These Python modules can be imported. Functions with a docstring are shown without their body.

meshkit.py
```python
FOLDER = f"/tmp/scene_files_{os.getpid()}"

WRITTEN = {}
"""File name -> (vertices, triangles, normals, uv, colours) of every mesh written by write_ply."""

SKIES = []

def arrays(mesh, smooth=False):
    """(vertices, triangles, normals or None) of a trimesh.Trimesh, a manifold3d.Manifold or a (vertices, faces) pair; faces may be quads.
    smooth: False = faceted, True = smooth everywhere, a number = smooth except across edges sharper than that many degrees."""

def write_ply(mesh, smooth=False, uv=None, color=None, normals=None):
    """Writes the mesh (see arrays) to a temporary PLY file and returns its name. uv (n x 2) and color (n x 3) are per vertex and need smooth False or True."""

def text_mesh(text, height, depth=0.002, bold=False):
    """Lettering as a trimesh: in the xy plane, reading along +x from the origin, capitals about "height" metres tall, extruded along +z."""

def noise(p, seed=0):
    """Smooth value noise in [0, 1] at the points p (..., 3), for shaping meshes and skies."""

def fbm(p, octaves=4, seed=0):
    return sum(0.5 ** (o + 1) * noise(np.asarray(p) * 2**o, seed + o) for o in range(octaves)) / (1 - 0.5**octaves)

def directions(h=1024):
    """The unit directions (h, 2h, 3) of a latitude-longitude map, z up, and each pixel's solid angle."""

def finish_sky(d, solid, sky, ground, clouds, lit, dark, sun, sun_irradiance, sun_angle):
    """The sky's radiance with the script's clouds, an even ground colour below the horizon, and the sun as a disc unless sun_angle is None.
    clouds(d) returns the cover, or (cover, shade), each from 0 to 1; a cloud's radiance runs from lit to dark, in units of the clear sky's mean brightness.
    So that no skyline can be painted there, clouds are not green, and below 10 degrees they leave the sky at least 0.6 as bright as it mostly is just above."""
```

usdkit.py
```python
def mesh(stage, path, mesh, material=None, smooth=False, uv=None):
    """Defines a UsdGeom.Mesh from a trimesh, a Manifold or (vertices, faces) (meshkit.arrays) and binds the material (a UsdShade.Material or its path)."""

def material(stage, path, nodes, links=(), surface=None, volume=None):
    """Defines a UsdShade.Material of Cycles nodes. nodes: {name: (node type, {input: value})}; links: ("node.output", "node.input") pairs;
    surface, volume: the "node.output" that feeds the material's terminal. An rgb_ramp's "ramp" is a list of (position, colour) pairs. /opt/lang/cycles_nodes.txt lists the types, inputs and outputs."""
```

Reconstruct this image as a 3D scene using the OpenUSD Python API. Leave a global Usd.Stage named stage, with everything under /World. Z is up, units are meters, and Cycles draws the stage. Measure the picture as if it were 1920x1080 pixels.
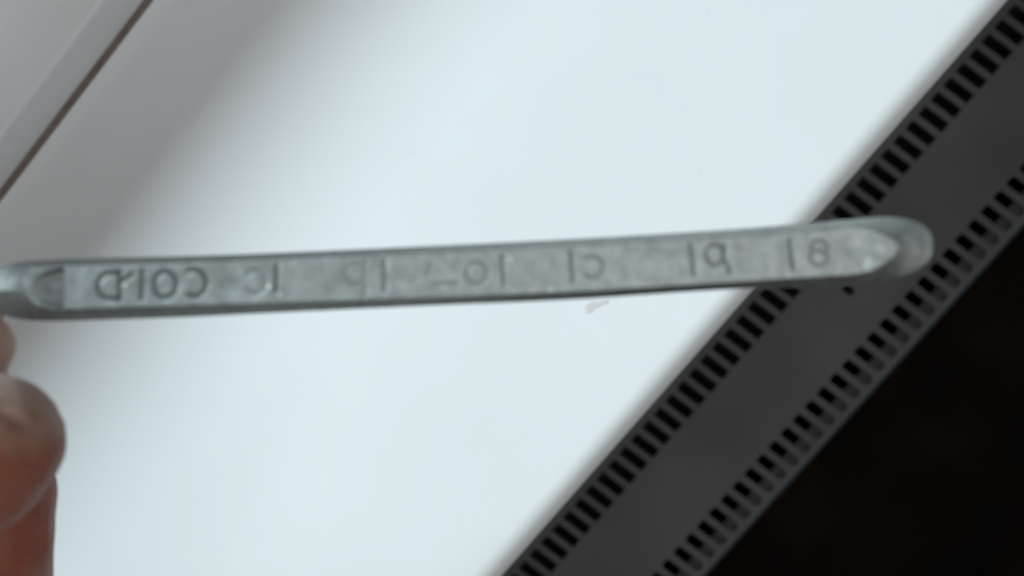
import math, numpy as np, trimesh, manifold3d as m3, shapely, usdkit, meshkit
from shapely.geometry import LineString, Polygon, Point, box as sbox
from pxr import Usd, UsdGeom, UsdLux, UsdShade, Gf, Sdf
stage = Usd.Stage.CreateInMemory()
UsdGeom.SetStageUpAxis(stage, 'Z'); UsdGeom.SetStageMetersPerUnit(stage, 1.0)
UsdGeom.Xform.Define(stage, '/World')
rng = np.random.default_rng(7)

# ------------------------------------------------------------------ camera
# world: x along the window sill, y from the room towards the window, z up; sill top is z = 0
F = 1507.0                                   # focal length in pixels of a 1920-wide picture
EYE = np.array([0, 0, 0.30])
a = np.array([0.642, 0.761, 0.089]); a /= np.linalg.norm(a)
b = np.array([-0.764, 0.645, 0.0]); b -= a * (a @ b); b /= np.linalg.norm(b)
c = np.cross(a, b)
RIGHT, UP, BACK = np.array([a[0], b[0], c[0]]), np.array([a[1], b[1], c[1]]), np.array([a[2], b[2], c[2]])
def basis(o):                                # row-vector matrix of the camera-like frame at o
    M = np.eye(4); M[0, :3], M[1, :3], M[2, :3], M[3, :3] = RIGHT, UP, BACK, o
    return Gf.Matrix4d(*M.ravel().tolist())
cam = UsdGeom.Camera.Define(stage, '/World/camera')
cam.AddTransformOp().Set(basis(EYE))
cam.CreateHorizontalApertureAttr(36.0); cam.CreateVerticalApertureAttr(20.25)
cam.CreateFocalLengthAttr(F / 1920 * 36.0)
cam.CreateFStopAttr(8.6); cam.CreateFocusDistanceAttr(0.205)
cam.CreateClippingRangeAttr(Gf.Vec2f(0.01, 100)); cam.CreateExposureAttr(0.0)
def at(px, py, z):                           # point of the plane at height z seen at that place of the photograph
    d = RIGHT * (px - 960) / F - UP * (py - 540) / F - BACK
    return EYE + d * (z - EYE[2]) / d[2]

# ------------------------------------------------------------------ lights: the window and an added room fill
def rect(name, pos, target, w, h, power, col):
    L = UsdLux.RectLight.Define(stage, '/World/' + name)
    z = np.array(pos, float) - np.array(target, float); z /= np.linalg.norm(z)
    x = np.cross([0, 0, 1.0], z); x = x / np.linalg.norm(x); y = np.cross(z, x)
    M = np.eye(4); M[0, :3], M[1, :3], M[2, :3], M[3, :3] = x, y, z, pos
    L.AddTransformOp().Set(Gf.Matrix4d(*M.ravel().tolist()))
    L.CreateWidthAttr(w); L.CreateHeightAttr(h); L.CreateIntensityAttr(power); L.CreateColorAttr(Gf.Vec3f(*col))
    return L
YF = float(at(142, 188, 0)[1])               # the line where the window frame meets the sill
def disk(name, pos, target, r, power, col):
    L = UsdLux.DiskLight.Define(stage, '/World/' + name)
    z = np.array(pos, float) - np.array(target, float); z /= np.linalg.norm(z)
    x = np.cross([0, 0, 1.0], z); x = x / np.linalg.norm(x); y = np.cross(z, x)
    M = np.eye(4); M[0, :3], M[1, :3], M[2, :3], M[3, :3] = x, y, z, pos
    L.AddTransformOp().Set(Gf.Matrix4d(*M.ravel().tolist()))
    L.CreateRadiusAttr(r); L.CreateIntensityAttr(power); L.CreateColorAttr(Gf.Vec3f(*col))
disk('window_sky', (-0.25, YF + 1.30, 1.16), (0.0, YF - 0.10, 0.0), 0.28, 50.5, (0.815, 0.975, 1.035))
rect('room_fill', (0.15, -0.80, 1.70), (0.0, -0.05, 0.0), 2.5, 2.0, 1.34, (0.96, 0.99, 0.995))  # added fill for light bounced around the room, no known lamp overhead

# ------------------------------------------------------------------ helpers
LK = '/World/Looks/'
def mat(name, base, rough=0.5, metal=0.0, n1=None, bump=None, rvar=0.0, **extra):
    """n1: (scale, darker colour, amount); bump: (scale, strength, distance)"""
    nodes = {'tc': ('texture_coordinate', {}), 'p': ('principled_bsdf', dict(base_color=base, roughness=rough, metallic=metal, **extra))}
    links = []
    if n1:
        nodes['n'] = ('noise_texture', {'scale': n1[0], 'detail': 5.0, 'roughness': 0.6})
        lo = tuple(x + (y - x) * n1[2] for x, y in zip(base, n1[1]))
        nodes['r'] = ('rgb_ramp', {'ramp': [(0.32, lo), (0.66, base)]})
        links += [('tc.object', 'n.vector'), ('n.fac', 'r.fac'), ('r.color', 'p.base_color')]
    if rvar:
        nodes['n3'] = ('noise_texture', {'scale': (n1[0] if n1 else 50) * 1.7, 'detail': 4.0})
        nodes['mr'] = ('map_range', {'from_min': 0.3, 'from_max': 0.7, 'to_min': rough - rvar, 'to_max': rough + rvar})
        links += [('tc.object', 'n3.vector'), ('n3.fac', 'mr.value'), ('mr.result', 'p.roughness')]
    if bump:
        nodes['n2'] = ('noise_texture', {'scale': bump[0], 'detail': 4.0, 'roughness': 0.6})
        nodes['b'] = ('bump', {'strength': bump[1], 'distance': bump[2]})
        links += [('tc.object', 'n2.vector'), ('n2.fac', 'b.height'), ('b.normal', 'p.normal')]
    return usdkit.material(stage, LK + name, nodes, links, surface='p.BSDF')

M_SILL = mat('white_laminate', (0.80, 0.815, 0.82), 0.42, n1=(9, (0.74, 0.75, 0.75), 0.5), bump=(900, 0.06, 0.0004))
M_PVC = mat('white_plastic', (0.82, 0.83, 0.835), 0.5, n1=(12, (0.7, 0.7, 0.69), 0.5), bump=(500, 0.05, 0.0004))
M_SEAL = mat('brown_sealant', (0.21, 0.165, 0.145), 0.8, n1=(180, (0.15, 0.11, 0.095), 1.0), bump=(700, 0.4, 0.0006))
M_STEEL = mat('grey_radiator_paint', (0.0315, 0.0265, 0.0290), 0.5, n1=(7, (0.0215, 0.0190, 0.0202), 1.0), bump=(1500, 0.12, 0.0003), rvar=0.08)
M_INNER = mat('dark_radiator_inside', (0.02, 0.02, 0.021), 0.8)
M_LIT_LIP = mat('lit_edge_paint', (0.036, 0.041, 0.043), 0.45, n1=(40, (0.030, 0.034, 0.035), 1.0), bump=(1500, 0.1, 0.0003))  # radiator paint made lighter to stand in for light on the outer edge
M_LEDGE = mat('shaded_steel_ledge', (0.0075, 0.0075, 0.0072), 0.7)  # steel colour darkened to stand in for shade inside the slots
M_FLOOR = mat('dark_brown_carpet', (0.013, 0.0075, 0.0045), 0.95, n1=(7, (0.002, 0.0015, 0.0015), 1.0), bump=(400, 0.6, 0.003), specular_ior_level=0.08)
M_WALL = mat('shaded_plaster', (0.35, 0.33, 0.31), 0.8, n1=(14, (0.3, 0.28, 0.26), 1.0), bump=(300, 0.3, 0.001))

_used = {}
def numbered(parent, name):
    k = (parent, name); n = _used.get(k, 0); _used[k] = n + 1
    return f'{parent}/{name}' + (f'_{n:03d}' if n else '')
def put(name, mesh, m, parent='/World', smooth=False, **data):
    path = numbered(str(parent.GetPath()) if not isinstance(parent, str) else parent, name)
    g = usdkit.mesh(stage, path, mesh, m, smooth=smooth).GetPrim()
    for k, v in data.items(): g.SetCustomDataByKey(k, v)
    return g
def thing(name, label, category, group=None, M=None):
    x = UsdGeom.Xform.Define(stage, numbered('/World', name))
    if M is not None: x.AddTransformOp().Set(M)
    g = x.GetPrim(); g.SetCustomDataByKey('label', label); g.SetCustomDataByKey('category', category)
    if group: g.SetCustomDataByKey('group', group)
    return g
def prism_x(pts, x0, x1):                    # polygon in (y, z) pushed along x
    p = Polygon(pts).buffer(0)
    m = trimesh.creation.extrude_polygon(p, x1 - x0, engine='earcut')
    v = m.vertices; out = np.column_stack([v[:, 2] + x0, v[:, 0], v[:, 1]])
    return trimesh.Trimesh(out, m.faces, process=False)
def arc(cy, cz, r, a0, a1, n=10):
    t = np.radians(np.linspace(a0, a1, n)); return list(zip(cy + r * np.cos(t), cz + r * np.sin(t)))
def bx(x0, x1, y0, y1, z0, z1):
    return trimesh.creation.box(bounds=[[x0, y0, z0], [x1, y1, z1]])
X0, X1 = -0.75, 0.75

# ------------------------------------------------------------------ the setting
YE = float(at(1415, 540, 0)[1]) - 0.0022              # front edge of the sill
R = 0.0110
sill = prism_x([(YF + 0.05, 0), (YF + 0.05, -0.022)] + arc(YE + 0.004, -0.018, 0.004, 270, 180, 6) + arc(YE + R, -R, R, 180, 90, 16), X0, X1)
put('window_sill', sill, M_SILL, smooth=35, kind='structure', label='white laminate window sill with rounded front edge', category='window sill')
ZR = -0.12
yb = float(at(1318, 672, ZR)[1])             # back ends of the upper slots
put('wall', bx(X0, X1, yb + 0.05, yb + 0.2, -0.75, -0.0225), M_WALL, kind='structure', label='wall below the window sill', category='wall')
fl = trimesh.creation.box(bounds=[[-2.5, -3.0, -0.72], [2.5, yb + 0.06, -0.70]])
put('floor', fl, M_FLOOR, kind='structure', label='dark brown floor in deep shade beyond the radiator', category='floor')

# ------------------------------------------------------------------ window frame
h1 = 0.0208
wf = thing('window_frame', 'white plastic window frame standing along the back of the white sill', 'window frame')
put('frame_rail', prism_x([(YF + 0.0015, 0.0016), (YF + 0.05, 0.0016), (YF + 0.05, h1)] + arc(YF + 0.0017 + 0.0016, h1 - 0.0016, 0.0016, 90, 180, 8), X0, X1), M_PVC, wf, smooth=35)
put('seal', prism_x([(YF - 0.0006, 0.0003), (YF + 0.03, 0.0003), (YF + 0.03, 0.0014), (YF + 0.0002, 0.0014)], X0, X1), M_SEAL, wf, label='dark brown sealant line at the foot of the frame')
put('sash', prism_x([(YF + 0.0462, h1 + 0.002), (YF + 0.09, h1 + 0.002), (YF + 0.09, 0.10)] + arc(YF + 0.0462 + 0.004, 0.096, 0.004, 90, 180, 6), X0, X1), M_PVC, wf, smooth=35)

# ------------------------------------------------------------------ radiator with slotted top grille
rad = thing('convector_radiator', 'dark grey metal radiator with two rows of slots below the sill edge', 'radiator')
def uw(px, py): p = at(px, py, ZR); return p[0], p[1]
ub, uf = uw(1319, 670)[1], uw(1360, 706)[1]              # upper row: back and front ends
lb, lf = uw(1612, 648)[1], uw(1650, 697)[1]              # lower row
yo = uw(1647, 732)[1]                                    # outer edge
pitch = np.hypot(*(np.array(uw(1300, 730)) - np.array(uw(1300 - 22.0 * 5, 730 + 24.2 * 5)))) / 5
pitch2 = np.hypot(*(np.array(uw(1613, 649)) - np.array(uw(1613 - 22.8 * 5, 649 + 25.8 * 5)))) / 5
ux0, lx0 = uw(1340, 688)[0], uw(1630, 672)[0]            # centre of one slot in each row
SK = math.tan(math.radians(3.0))                         # the slots lie a little askew
T = 0.0008
def plate(poly, z1, t):
    m = trimesh.creation.extrude_polygon(poly, t, engine='earcut'); m.apply_translation([0, 0, z1 - t]); return m
def slot(xc, y0, y1, w, r0, r1):                          # askew slot; r0/r1 corner radii at back/front
    yc = (y0 + y1) / 2
    p = sbox(-w / 2, min(y0, y1) - yc, w / 2, max(y0, y1) - yc)
    k = min(r1, w / 2 - 1e-5); p1 = p.buffer(-k).buffer(k, quad_segs=6)
    k = min(r0, w / 2 - 1e-5); p0 = p.buffer(-k).buffer(k, quad_segs=4)
    q = p1.intersection(sbox(-w, -1, w, 0)).union(p0.intersection(sbox(-w, 0, w, 1)))
    return shapely.affinity.translate(shapely.affinity.affine_transform(q, [1, -SK, 0, 1, 0, 0]), xc, yc)
w1, w2 = pitch * 0.635, pitch2 * 0.60
put('grille_back_strip', plate(sbox(X0, ub, X1, yb + 0.045), ZR, T), M_STEEL, rad)
N = 24
cells = [(ux0 + k * pitch) for k in range(-int(0.40 / pitch), int(0.36 / pitch))]
for xc in cells:                                          # one bar between each pair of slots
    q = shapely.affinity.affine_transform(sbox(-(pitch - w1) / 2, uf - (ub + uf) / 2 + 5e-5, (pitch - w1) / 2, ub - (ub + uf) / 2 - 5e-5), [1, -SK, 0, 1, 0, 0])
    # small fillets where the bar meets the back strip
    q = shapely.affinity.translate(q, xc + pitch / 2, (ub + uf) / 2)
    put('grille_bar', plate(q, ZR - 0.0002, T), M_STEEL, rad)
yt = lf - 0.0012
main = sbox(X0, yt, X1, uf)
holes = [slot(lx0 + k * pitch2, lb, lf, w2, 0.0012, 0.0030) for k in range(-int(0.42 / pitch2), int(0.42 / pitch2))]
sx, sy = uw(1590, 543)
holes.append(slot(sx, sy + 0.0034, sy - 0.0034, 0.0042, 0.002, 0.002))
put('grille_plate', plate(main.difference(shapely.union_all(holes)), ZR, T), M_STEEL, rad, label='flat grey plate with the outer row of rounded slots')
rl = 0.004
lip = prism_x([(yo + rl, ZR - T), (yt - 0.0001, ZR - T), (yt - 0.0001, ZR - 0.0001), (yo + rl, ZR - 0.0001)] + arc(yo + rl, ZR - rl, rl, 90, 180, 8) + [(yo, ZR - 0.05), (yo + T, ZR - 0.05)] + arc(yo + rl, ZR - rl, rl - T, 180, 95, 8), X0, X1)
put('grille_lip', lip, M_LIT_LIP, rad, smooth=40, label='bent outer edge of the grille, its colour lightened in place of light')
ym = lb + (lf - lb) * 0.58
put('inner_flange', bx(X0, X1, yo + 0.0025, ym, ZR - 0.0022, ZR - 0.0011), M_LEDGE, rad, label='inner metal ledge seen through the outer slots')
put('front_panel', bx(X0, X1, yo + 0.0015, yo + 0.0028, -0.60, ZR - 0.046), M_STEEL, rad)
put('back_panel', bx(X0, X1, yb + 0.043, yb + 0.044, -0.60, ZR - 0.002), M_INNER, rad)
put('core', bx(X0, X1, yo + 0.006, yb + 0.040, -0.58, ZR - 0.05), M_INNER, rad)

# ------------------------------------------------------------------ the cast bar (its own frame: millimetres of the picture plane at 0.13 m)
D = 0.130
BAR = basis(EYE - BACK * D)
K = D / F                                     # metres per photograph pixel at the bar's face
def loc(px, py, z=0.0):                       # local metres; z towards the eye
    s = (D - z) / F
    return np.array([(px - 960) * s, -(py - 540) * s])
xs = [60, 100, 167, 333, 480, 640, 813, 1000, 1113, 1200, 1375, 1580, 1650]
ytop = [487.5, 485.5, 483, 479.5, 474.5, 467.5, 459.5, 450.5, 444.5, 439.5, 428.5, 411.5, 405.5]
ybot = [602.5, 603, 601, 595.5, 588.5, 581, 573, 565.5, 559.5, 553.5, 542.5, 536, 528.5]
from scipy.interpolate import PchipInterpolator as PI_
fT, fB = PI_(xs, ytop, extrapolate=True), PI_(xs, ybot, extrapolate=True)
H = 0.0062
def outline():
    t = np.linspace(0, math.pi, 40)
    xm = np.linspace(62, 1640, 120)
    top, bot = np.column_stack([xm, fT(xm)]), np.column_stack([xm, fB(xm)])
    cR, hR = (fT(1640) + fB(1640)) / 2, (fB(1640) - fT(1640)) / 2
    cL, hL = (fT(62) + fB(62)) / 2, (fB(62) - fT(62)) / 2
    sup = lambda v, p: np.sign(v) * np.abs(v) ** p
    rt = np.column_stack([1640 + 107 * sup(np.sin(t), 0.88), cR - hR * sup(np.cos(t), 0.88) - 9 * np.sin(t)])
    lt = np.column_stack([62 - 112 * np.sin(t), cL + hL * np.cos(t)])
    return np.vstack([top, rt[1:-1], bot[::-1], lt[1:-1]])
face_px = np.array([(120 - 62, 505), (84, 502.5), (200, 498), (480, 489.5), (813, 475), (1113, 460), (1375, 444.5), (1530, 433), (1600, 426), (1632, 430), (1655, 440), (1674, 452), (1681, 463), (1676, 475),
                    (1656, 493), (1630, 508), (1590, 514), (1375, 528), (1113, 544), (813, 557.5), (480, 568.5), (200, 577), (100, 580), (70, 573), (50, 552), (45, 530)])
Z0 = -H
base_poly = Polygon([loc(x, y, -0.0042) for x, y in outline()]).buffer(0)
face_poly = Polygon([loc(x, y) for x, y in face_px]).buffer(0.0008).buffer(-0.0008)
# lettering: strokes in photograph pixels, (points, depth factor)
def el(cx, cy, rx, ry, a0=0, a1=360, n=26):
    t = np.radians(np.linspace(a0, a1, n)); return [(cx + rx * math.cos(u), cy + ry * math.sin(u)) for u in t]
STROKES = [
    ([(223, 511), (224, 561)], 1.0), ([(223, 561), (208, 561)] + el(208, 536.5, 25, 24.5, 95, 265, 16) + [(208, 512), (223, 512)], 1.0),                     # D, upside down
    ([(247, 514), (228, 529)], 0.9), ([(266, 507), (265, 560)], 0.95),                          # L
    (el(309, 534, 21, 24.5), 0.95), ([(303, 552), (297, 540), (306, 539)], 0.5),                 # O
    (el(364, 531, 22, 25, -122, 122), 0.9),                                                    # C
    (el(478, 530, 20, 21, -135, 135), 0.62), ([(518, 497), (517, 545)], 0.8),
    (el(668, 514, 20, 20, 75, 285), 0.62), ([(683, 489), (684, 555)], 0.55), ([(721, 488), (722, 544)], 0.9), ([(726, 522), (745, 526)], 0.35),
    ([(806, 497), (802, 512)], 0.6), ([(815, 533), (838, 530), (858, 531)], 0.55), ([(858, 531), (832, 512), (806, 500)], 0.25),
    (el(894, 511, 19, 20), 0.55), ([(942, 480), (945, 533)], 1.0),
    ([(1071, 473), (1075, 526)], 1.0), (el(1111, 500, 19, 20, -125, 130), 0.6),
    ([(1295, 455), (1301, 515)], 0.85), (el(1341, 477, 17, 19), 0.8), ([(1358, 459), (1361, 490), (1369, 511)], 0.9),
    ([(1481, 448), (1484, 475), (1488, 504)], 1.0), (el(1537, 463, 16, 13, 150, 400), 0.6), (el(1537, 482, 16, 14), 0.6),
]
SW = 0.00042                                  # half width of a stroke
LINES = [(LineString([loc(x, y) for x, y in p]), f) for p, f in STROKES]
DENTS = [(1610, 470, 26, 30, -0.00022), (1640, 492, 22, 16, 0.00045), (1655, 460, 16, 18, 0.00030), (1620, 495, 10, 10, -0.0003), (1585, 455, 26, 24, -0.00025), (1450, 480, 30, 26, 0.00012), (800, 520, 60, 22, -0.00022), (745, 530, 26, 14, -0.00015), (880, 500, 60, 30, -0.00012),
         (1000, 500, 34, 26, 0.00014), (1232, 500, 40, 24, 0.00010), (160, 530, 20, 30, 0.00012), (430, 535, 30, 26, -0.00008), (600, 530, 40, 30, -0.00008), (1420, 490, 40, 30, -0.00008), (1290, 480, 18, 32, 0.00012)]
def zbar(xy):
    P = shapely.points(xy)
    shapely.prepare(face_poly)
    dF = shapely.distance(P, face_poly); dB = shapely.distance(P, base_poly.exterior)
    e = dF / np.maximum(dF + dB, 1e-9)        # 0 on the face, 1 at the foot
    k = 0.16
    er = np.clip(1 - (base_poly.bounds[2] - xy[:, 0]) / 0.0095, 0, 1)
    e = e * (1 - 0.35 * np.minimum(1, er * 1.6)) + e ** 1.8 * 0.35 * np.minimum(1, er * 1.6)
    z = -0.0050 * (np.sqrt(e * e + k * k) - k) / (math.sqrt(1 + k * k) - k)
    xe = np.minimum(xy[:, 0] - base_poly.bounds[0], base_poly.bounds[2] - xy[:, 0])
    z = z * (1 - 0.40 * np.clip(er * 1.1, 0, 1) ** 1.1)
    z = z - 0.0010 * np.clip((e - 0.93) / 0.07, 0, 1) ** 2
    p3 = np.column_stack([xy, np.zeros(len(xy))])
    on = np.clip(1 - e * 1.2, 0.25, 1)
    z = z + on * ((meshkit.fbm(p3 / 0.0065, 2, 3) - 0.5) * 0.00036 + (meshkit.fbm(p3 / 0.0016, 2, 9) - 0.5) * 0.00006)
    for x, y, rx, ry, d in DENTS:
        q = loc(x, y); r2 = ((xy[:, 0] - q[0]) / (rx * K)) ** 2 + ((xy[:, 1] - q[1]) / (ry * K)) ** 2
        z = z + d * np.exp(-1.2 * r2)
    for L, f in LINES:
        b_ = L.bounds; m = (xy[:, 0] > b_[0] - 0.002) & (xy[:, 0] < b_[2] + 0.002)
        d = shapely.distance(P[m], L)
        z[m] -= 0.00021 * f * np.exp(-(d / (0.95 * SW)) ** 2)
    # the scooped cut at the held end
    a0 = loc(121, 540); ex = (a0[0] - xy[:, 0]) / (64 * K)
    mid = loc(90, 541)[1]
    half = (40 * K) * np.sqrt(np.clip(1 - np.clip(ex, 0, 1) ** 1.6, 0, 1))
    inside = np.clip(ex * 14, 0, 1) * np.clip((half - np.abs(xy[:, 1] - mid)) / (6 * K), 0, 1) * (ex < 1)
    z = z - inside * 0.0010 * np.clip(1 - ex, 0, 1) ** 0.9
    return z
nx, nv = 1150, 84
xl, xr = base_poly.bounds[0] + 2e-6, base_poly.bounds[2] - 2e-6
u = np.linspace(0, 1, nx); endw = 0.5 - 0.5 * np.cos(np.pi * u)
sx_ = xl + (xr - xl) * (0.82 * u + 0.18 * endw)
ylo, yhi = np.zeros(nx), np.zeros(nx)
for i, x in enumerate(sx_):
    g = base_poly.intersection(LineString([(x, -0.1), (x, 0.1)])); ylo[i], yhi[i] = g.bounds[1], g.bounds[3]
vv = np.linspace(-1, 1, nv); vv = np.sign(vv) * (1 - (1 - np.abs(vv)) ** 1.12)
GX = np.repeat(sx_, nv); GY = (0.5 * (ylo + yhi)[:, None] + 0.5 * (yhi - ylo)[:, None] * vv[None, :]).ravel()
GZ = zbar(np.column_stack([GX, GY]))
top = np.column_stack([GX, GY, GZ]); bot = np.column_stack([GX, GY, np.full(len(GX), -H - 0.0012)])
idx = np.arange(nx * nv).reshape(nx, nv)
q = lambda A, B, C, D_: np.vstack([np.column_stack([A.ravel(), B.ravel(), C.ravel()]), np.column_stack([A.ravel(), C.ravel(), D_.ravel()])])
n0 = nx * nv
faces = [q(idx[:-1, :-1], idx[1:, :-1], idx[1:, 1:], idx[:-1, 1:]), q(idx[:-1, :-1] + n0, idx[:-1, 1:] + n0, idx[1:, 1:] + n0, idx[1:, :-1] + n0)]
for s in (0, -1):
    e_ = idx[:, s]; w_ = q(e_[:-1] + n0, e_[1:] + n0, e_[1:], e_[:-1]); faces.append(w_ if s == 0 else w_[:, ::-1])
    e_ = idx[s, :]; w_ = q(e_[1:] + n0, e_[:-1] + n0, e_[:-1], e_[1:]); faces.append(w_ if s == 0 else w_[:, ::-1])
bar_mesh = trimesh.Trimesh(np.vstack([top, bot]), np.vstack(faces), process=False)
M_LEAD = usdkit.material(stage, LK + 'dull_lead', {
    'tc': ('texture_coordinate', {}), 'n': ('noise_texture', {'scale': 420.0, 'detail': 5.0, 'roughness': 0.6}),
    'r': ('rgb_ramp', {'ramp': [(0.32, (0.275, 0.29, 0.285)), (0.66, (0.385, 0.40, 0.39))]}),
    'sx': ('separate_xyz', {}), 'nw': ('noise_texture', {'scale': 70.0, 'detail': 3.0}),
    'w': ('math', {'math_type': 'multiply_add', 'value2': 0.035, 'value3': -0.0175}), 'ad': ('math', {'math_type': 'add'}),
    'mr': ('map_range', {'from_min': -0.080, 'from_max': 0.010, 'to_min': 0.52, 'to_max': 1.12, 'clamp': True}),  # base colour darkens toward the held end, standing in for shade there
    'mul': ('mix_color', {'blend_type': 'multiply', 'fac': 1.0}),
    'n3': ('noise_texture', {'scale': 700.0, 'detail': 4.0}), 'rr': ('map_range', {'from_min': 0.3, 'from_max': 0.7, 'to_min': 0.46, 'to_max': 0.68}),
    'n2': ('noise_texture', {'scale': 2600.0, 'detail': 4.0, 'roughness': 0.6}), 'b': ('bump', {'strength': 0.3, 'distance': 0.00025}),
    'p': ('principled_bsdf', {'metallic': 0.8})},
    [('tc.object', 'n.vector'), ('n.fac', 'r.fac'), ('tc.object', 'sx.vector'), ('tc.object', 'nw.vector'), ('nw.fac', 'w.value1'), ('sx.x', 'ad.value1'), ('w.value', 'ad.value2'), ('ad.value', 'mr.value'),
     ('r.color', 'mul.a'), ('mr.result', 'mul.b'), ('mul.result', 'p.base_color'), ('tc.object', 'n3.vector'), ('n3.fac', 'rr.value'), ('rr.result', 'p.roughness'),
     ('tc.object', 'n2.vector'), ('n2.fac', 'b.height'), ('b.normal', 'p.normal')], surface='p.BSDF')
M_STROKE = mat('dark_stroke', (0.20, 0.21, 0.208), 0.65, 0.6, n1=(900, (0.15, 0.16, 0.158), 0.8))  # three darker tones laid in the floors of the stamped strokes
M_STROKE0 = mat('darkest_stroke', (0.085, 0.092, 0.09), 0.75, 0.3, n1=(900, (0.065, 0.07, 0.07), 0.8))
M_STROKE2 = mat('light_stroke', (0.25, 0.262, 0.258), 0.62, 0.7, n1=(900, (0.19, 0.20, 0.198), 0.8))
bar = thing('metal_bar', 'dull grey cast metal bar with upside-down stamped letters, held over the white sill', 'metal bar', M=BAR)
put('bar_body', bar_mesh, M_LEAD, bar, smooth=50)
for L, f in LINES:
    if f < 0.5: continue
    poly = L.buffer(SW * 0.8, quad_segs=3)
    m = trimesh.creation.extrude_polygon(poly, 0.0001, engine='triangle' if False else 'earcut')
    v, fc = trimesh.remesh.subdivide_to_size(m.vertices, m.faces, 0.00035)
    v = v.copy(); v[:, 2] += zbar(v[:, :2]) - 0.00006
    put('stamped_stroke', trimesh.Trimesh(v, fc), M_STROKE2 if f <= 0.7 else M_STROKE0 if L.centroid.x < loc(560, 540)[0] else M_STROKE, bar)
sc = Polygon([loc(120, y) for y in (504, 515, 530, 545, 560, 575, 580)] + [loc(x, y) for x, y in ((105, 579), (86, 573), (70, 561), (61, 545), (62, 532), (72, 518), (92, 508))]).buffer(-0.0001)  # dark patch laid in the scoop, its colour stands in for shade
tri = trimesh.creation.extrude_polygon(sc, 0.00008, engine='earcut')
v, fc = trimesh.remesh.subdivide_to_size(tri.vertices, tri.faces, 0.00035)
v = v.copy(); v[:, 2] += zbar(v[:, :2]) + 0.00002
put('shade_patch', trimesh.Trimesh(v, fc), mat('scoop_shade', (0.20, 0.21, 0.20), 0.75, 0.6, n1=(500, (0.12, 0.125, 0.115), 1.0), bump=(2500, 0.4, 0.0003)), bar, label='dark patch standing in for shade in the scoop at the held end')
M_GLINT = mat('painted_glint', (0.80, 0.84, 0.80), 0.3)  # pale beads stand in for small specular glints on the metal
for x, y, r in ((505, 538, 0.00035), (1032, 545, 0.00025), (525, 553, 0.00022), (957, 485, 0.00024)):
    s = trimesh.creation.icosphere(2, r); p = loc(x, y); s.apply_scale([1, 1, 0.5]); s.apply_translation([p[0], p[1], float(zbar(p[None])[0]) + r * 0.2])
    put('painted_glint', s, M_GLINT, bar, smooth=True)

# ------------------------------------------------------------------ crumb and dust on the sill
M_FLAKE = mat('pale_flake', (0.70, 0.67, 0.65), 0.8, n1=(500, (0.65, 0.62, 0.60), 1.0))
p0, p1 = at(1099, 583, 0), at(1136, 560, 0)
n = 14; ax = (p1 - p0); side = np.cross([0, 0, 1], ax / np.linalg.norm(ax))
fv = []
for i in range(n):
    t = i / (n - 1); w = 0.0014 * (0.55 + 0.45 * math.sin(math.pi * min(1, t * 1.15 + 0.12))) * (1 - 0.45 * t)
    o = p0 + ax * t + side * 0.0006 * math.sin(5 * t)
    for s in (-1, -0.4, 0.3, 1): fv.append(o + side * w * s + np.array([0, 0, 0.00022 + 0.0002 * t * t + 0.0001 * s * s + 0.0001 * math.sin(17 * t + s)]))
fv = np.array(fv); fi = np.arange(n * 4).reshape(n, 4)
ft = q(fi[:-1, :-1], fi[1:, :-1], fi[1:, 1:], fi[:-1, 1:])
nb = len(fv); low = fv - [0, 0, 0.00016]
rim = np.concatenate([fi[:, 0], fi[-1, 1:], fi[::-1, -1][1:], fi[0, ::-1][1:]])
rf = q(rim[:-1], rim[1:], rim[1:] + nb, rim[:-1] + nb)
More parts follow.
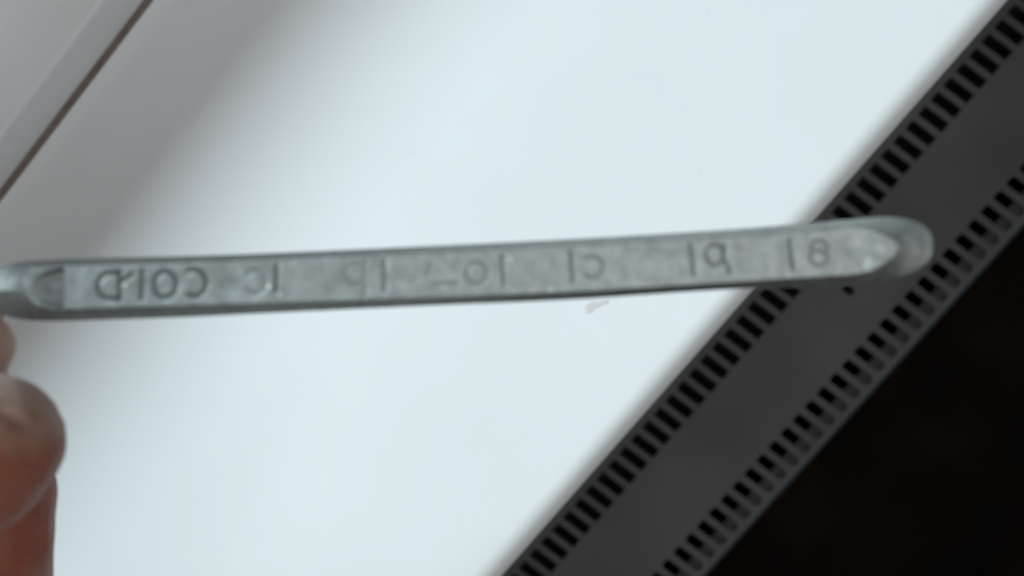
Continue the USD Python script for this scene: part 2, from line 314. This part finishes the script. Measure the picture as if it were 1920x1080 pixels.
put('flake', trimesh.Trimesh(np.vstack([fv, low]), np.vstack([ft, ft[:, ::-1] + nb, rf])), M_FLAKE, smooth=40, label='small pale curled flake lying on the white sill just below the bar', category='flake')
M_DUST = mat('grey_dust', (0.42, 0.40, 0.38), 0.9)
ds = []
for i in range(36):
    s = trimesh.creation.icosphere(1, rng.uniform(0.00008, 0.00018)); s.apply_scale([rng.uniform(0.6, 1.6), 1, 0.5])
    s.apply_translation([rng.uniform(-0.2, 0.24), rng.uniform(YE + 0.012, YF - 0.004), 0.00005]); ds.append(s)
put('dust', trimesh.util.concatenate(ds), M_DUST, kind='stuff', label='scattered specks of dust on the white sill', category='dust')

# ------------------------------------------------------------------ the hand
def L3(px, py, z): s = (D - z) / F; return np.array([(px - 960) * s, -(py - 540) * s, z])
def chain(joints):                            # joints: [(px, py, z mm, radius mm)]
    out = []
    for (x, y, z, r), (x2, y2, z2, r2) in zip(joints[:-1], joints[1:]):
        sp = []
        for (X, Y, Z, Rr) in ((x, y, z, r), (x2, y2, z2, r2)):
            sp.append(m3.Manifold.sphere(Rr, 28).translate((L3(X, Y, Z / 1000) * 1000).tolist()))
        out.append(m3.Manifold.batch_hull(sp))
    return out
bones = []
#              thumb: root off to the left, tip pointing right over the index finger
bones += chain([(-560, 1420, -16, 15), (-330, 1120, -2, 12.0), (-170, 935, 2.0, 11.0), (-55, 866, 2.5, 11.9), (-28, 836, 2.0, 11.6)])
#              index: from its knuckle below up under the thumb, then curled so that its tip presses the bar's lower edge
bones += chain([(-120, 1560, -34, 11.5), (-18, 1220, -23, 9.7), (0, 930, -20, 9.4), (-80, 790, -12, 8.0), (-80, 655, -6.0, 6.9), (-55, 652, -5.0, 6.6)])
#              middle: curled behind, its tip carries the bar's end from beneath
bones += chain([(-270, 1560, -38, 11.5), (-230, 1150, -36, 10.0), (-190, 860, -32, 9.2), (-130, 660, -22, 8.0), (-75, 560, -15.4, 7.6)])
bones += chain([(-430, 1560, -38, 11.0), (-420, 1180, -38, 9.6), (-370, 900, -35, 8.8), (-300, 740, -26, 7.8), (-250, 655, -18, 7.2)])
bones += chain([(-580, 1560, -36, 10.0), (-590, 1260, -36, 8.4), (-540, 1030, -33, 7.6), (-470, 900, -26, 6.8), (-420, 840, -20, 6.3)])
#              palm and wrist
palm = [(-130, 1560, -34, 12), (-280, 1560, -38, 12), (-430, 1560, -38, 12), (-580, 1560, -36, 11), (-620, 2150, -36, 15), (-350, 2150, -34, 16), (-560, 1420, -18, 14)]
bones.append(m3.Manifold.batch_hull([m3.Manifold.sphere(r, 28).translate((L3(x, y, z / 1000) * 1000).tolist()) for x, y, z, r in palm]))
bones += chain([(-480, 2150, -36, 22), (-560, 2900, -40, 26)])
hm = m3.Manifold.batch_boolean(bones, m3.OpType.Add).refine_to_length(1.1)
mm = hm.to_mesh(); hand = trimesh.Trimesh(np.array(mm.vert_properties[:, :3]), np.array(mm.tri_verts), process=True)
trimesh.smoothing.filter_taubin(hand, lamb=0.5, nu=0.52, iterations=14)
v = hand.vertices.copy(); nn = hand.vertex_normals
v += nn * (((meshkit.fbm(v / 7.0, 3, 21) - 0.5) * 0.9) + (meshkit.fbm(v / 1.6, 2, 5) - 0.5) * 0.16)[:, None]
def groove(v, pts, w, d):                     # crease along a polyline in local mm, only on the side facing the eye
    L = LineString([tuple(L3(x, y, 0.010)[:2] * 1000) for x, y in pts])
    dist = shapely.distance(shapely.points(v[:, :2]), L)
    return v - nn * (d * np.exp(-(dist / w) ** 2) * (nn[:, 2] > 0.1))[:, None]
v = groove(v, [(-20, 770), (6, 786), (20, 800)], 0.5, 0.9)
v = groove(v, [(-60, 840), (-20, 800)], 0.5, 0.3)
hand = trimesh.Trimesh(v / 1000.0, hand.faces, process=False)
# skin: flushed red, lightened toward thumb and index tips in place of window light
M_SKIN = usdkit.material(stage, LK + 'skin', {
    'tc': ('texture_coordinate', {}), 'n': ('noise_texture', {'scale': 110.0, 'detail': 4.0, 'roughness': 0.55}),
    'r': ('rgb_ramp', {'ramp': [(0.32, (0.255, 0.070, 0.040)), (0.52, (0.28, 0.108, 0.068)), (0.72, (0.31, 0.165, 0.115))]}),
    'sx': ('separate_xyz', {}), 'w': ('math', {'math_type': 'multiply_add', 'value2': 0.010, 'value3': -0.005}), 'ad': ('math', {'math_type': 'add'}),
    'mr': ('map_range', {'from_min': -0.0265, 'from_max': -0.0145, 'to_min': 0.0, 'to_max': 0.95, 'clamp': True}),
    'mx': ('mix_color', {'b': (0.43, 0.335, 0.28)}),
    'n2': ('noise_texture', {'scale': 1500.0, 'detail': 3.0}), 'b': ('bump', {'strength': 0.8, 'distance': 0.0006}),
    'p': ('principled_bsdf', {'roughness': 0.62, 'subsurface_weight': 0.3, 'subsurface_scale': 0.0030, 'subsurface_radius': (1.0, 0.35, 0.2), 'specular_ior_level': 0.25, 'sheen_weight': 0.2, 'sheen_roughness': 0.5, 'sheen_tint': (0.85, 0.95, 1.0)})},
    [('tc.object', 'n.vector'), ('n.fac', 'r.fac'), ('tc.object', 'sx.vector'), ('n.fac', 'w.value1'), ('sx.y', 'ad.value1'), ('w.value', 'ad.value2'), ('ad.value', 'mr.value'), ('mr.result', 'mx.fac'),
     ('r.color', 'mx.a'), ('mx.result', 'p.base_color'), ('tc.object', 'n2.vector'), ('n2.fac', 'b.height'), ('b.normal', 'p.normal')], surface='p.BSDF')
per = thing('person', "person's bare hand at the left edge gripping the end of the grey metal bar", 'person', M=BAR)
put('hand', hand, M_SKIN, per, smooth=True)
# a small yellowish callus beside the crease on the thumb: a patch of the skin, raised a little
cc = L3(28, 787, 0.011)[:2]; tri = hand.triangles_center; fn = hand.face_normals
ang = np.arctan2(tri[:, 1] - cc[1], tri[:, 0] - cc[0])
sel = (np.hypot((tri[:, 0] - cc[0]) / 1.5, tri[:, 1] - cc[1]) < 0.00085 * (1 + 0.25 * np.sin(3 * ang + 1))) & (fn[:, 2] > 0.2) & (tri[:, 2] > 0)
if sel.any():
    cal = hand.submesh([np.nonzero(sel)[0]], append=True, repair=False)
    cal = trimesh.Trimesh(cal.vertices + np.array([0, 0, 0.00012]), cal.faces, process=False).subdivide()
    put('callus', cal, mat('callus_skin', (0.38, 0.26, 0.16), 0.6, n1=(600, (0.28, 0.17, 0.09), 1.0), bump=(1500, 0.4, 0.0003)), per, smooth=True, label='small yellowish callus on the thumb')
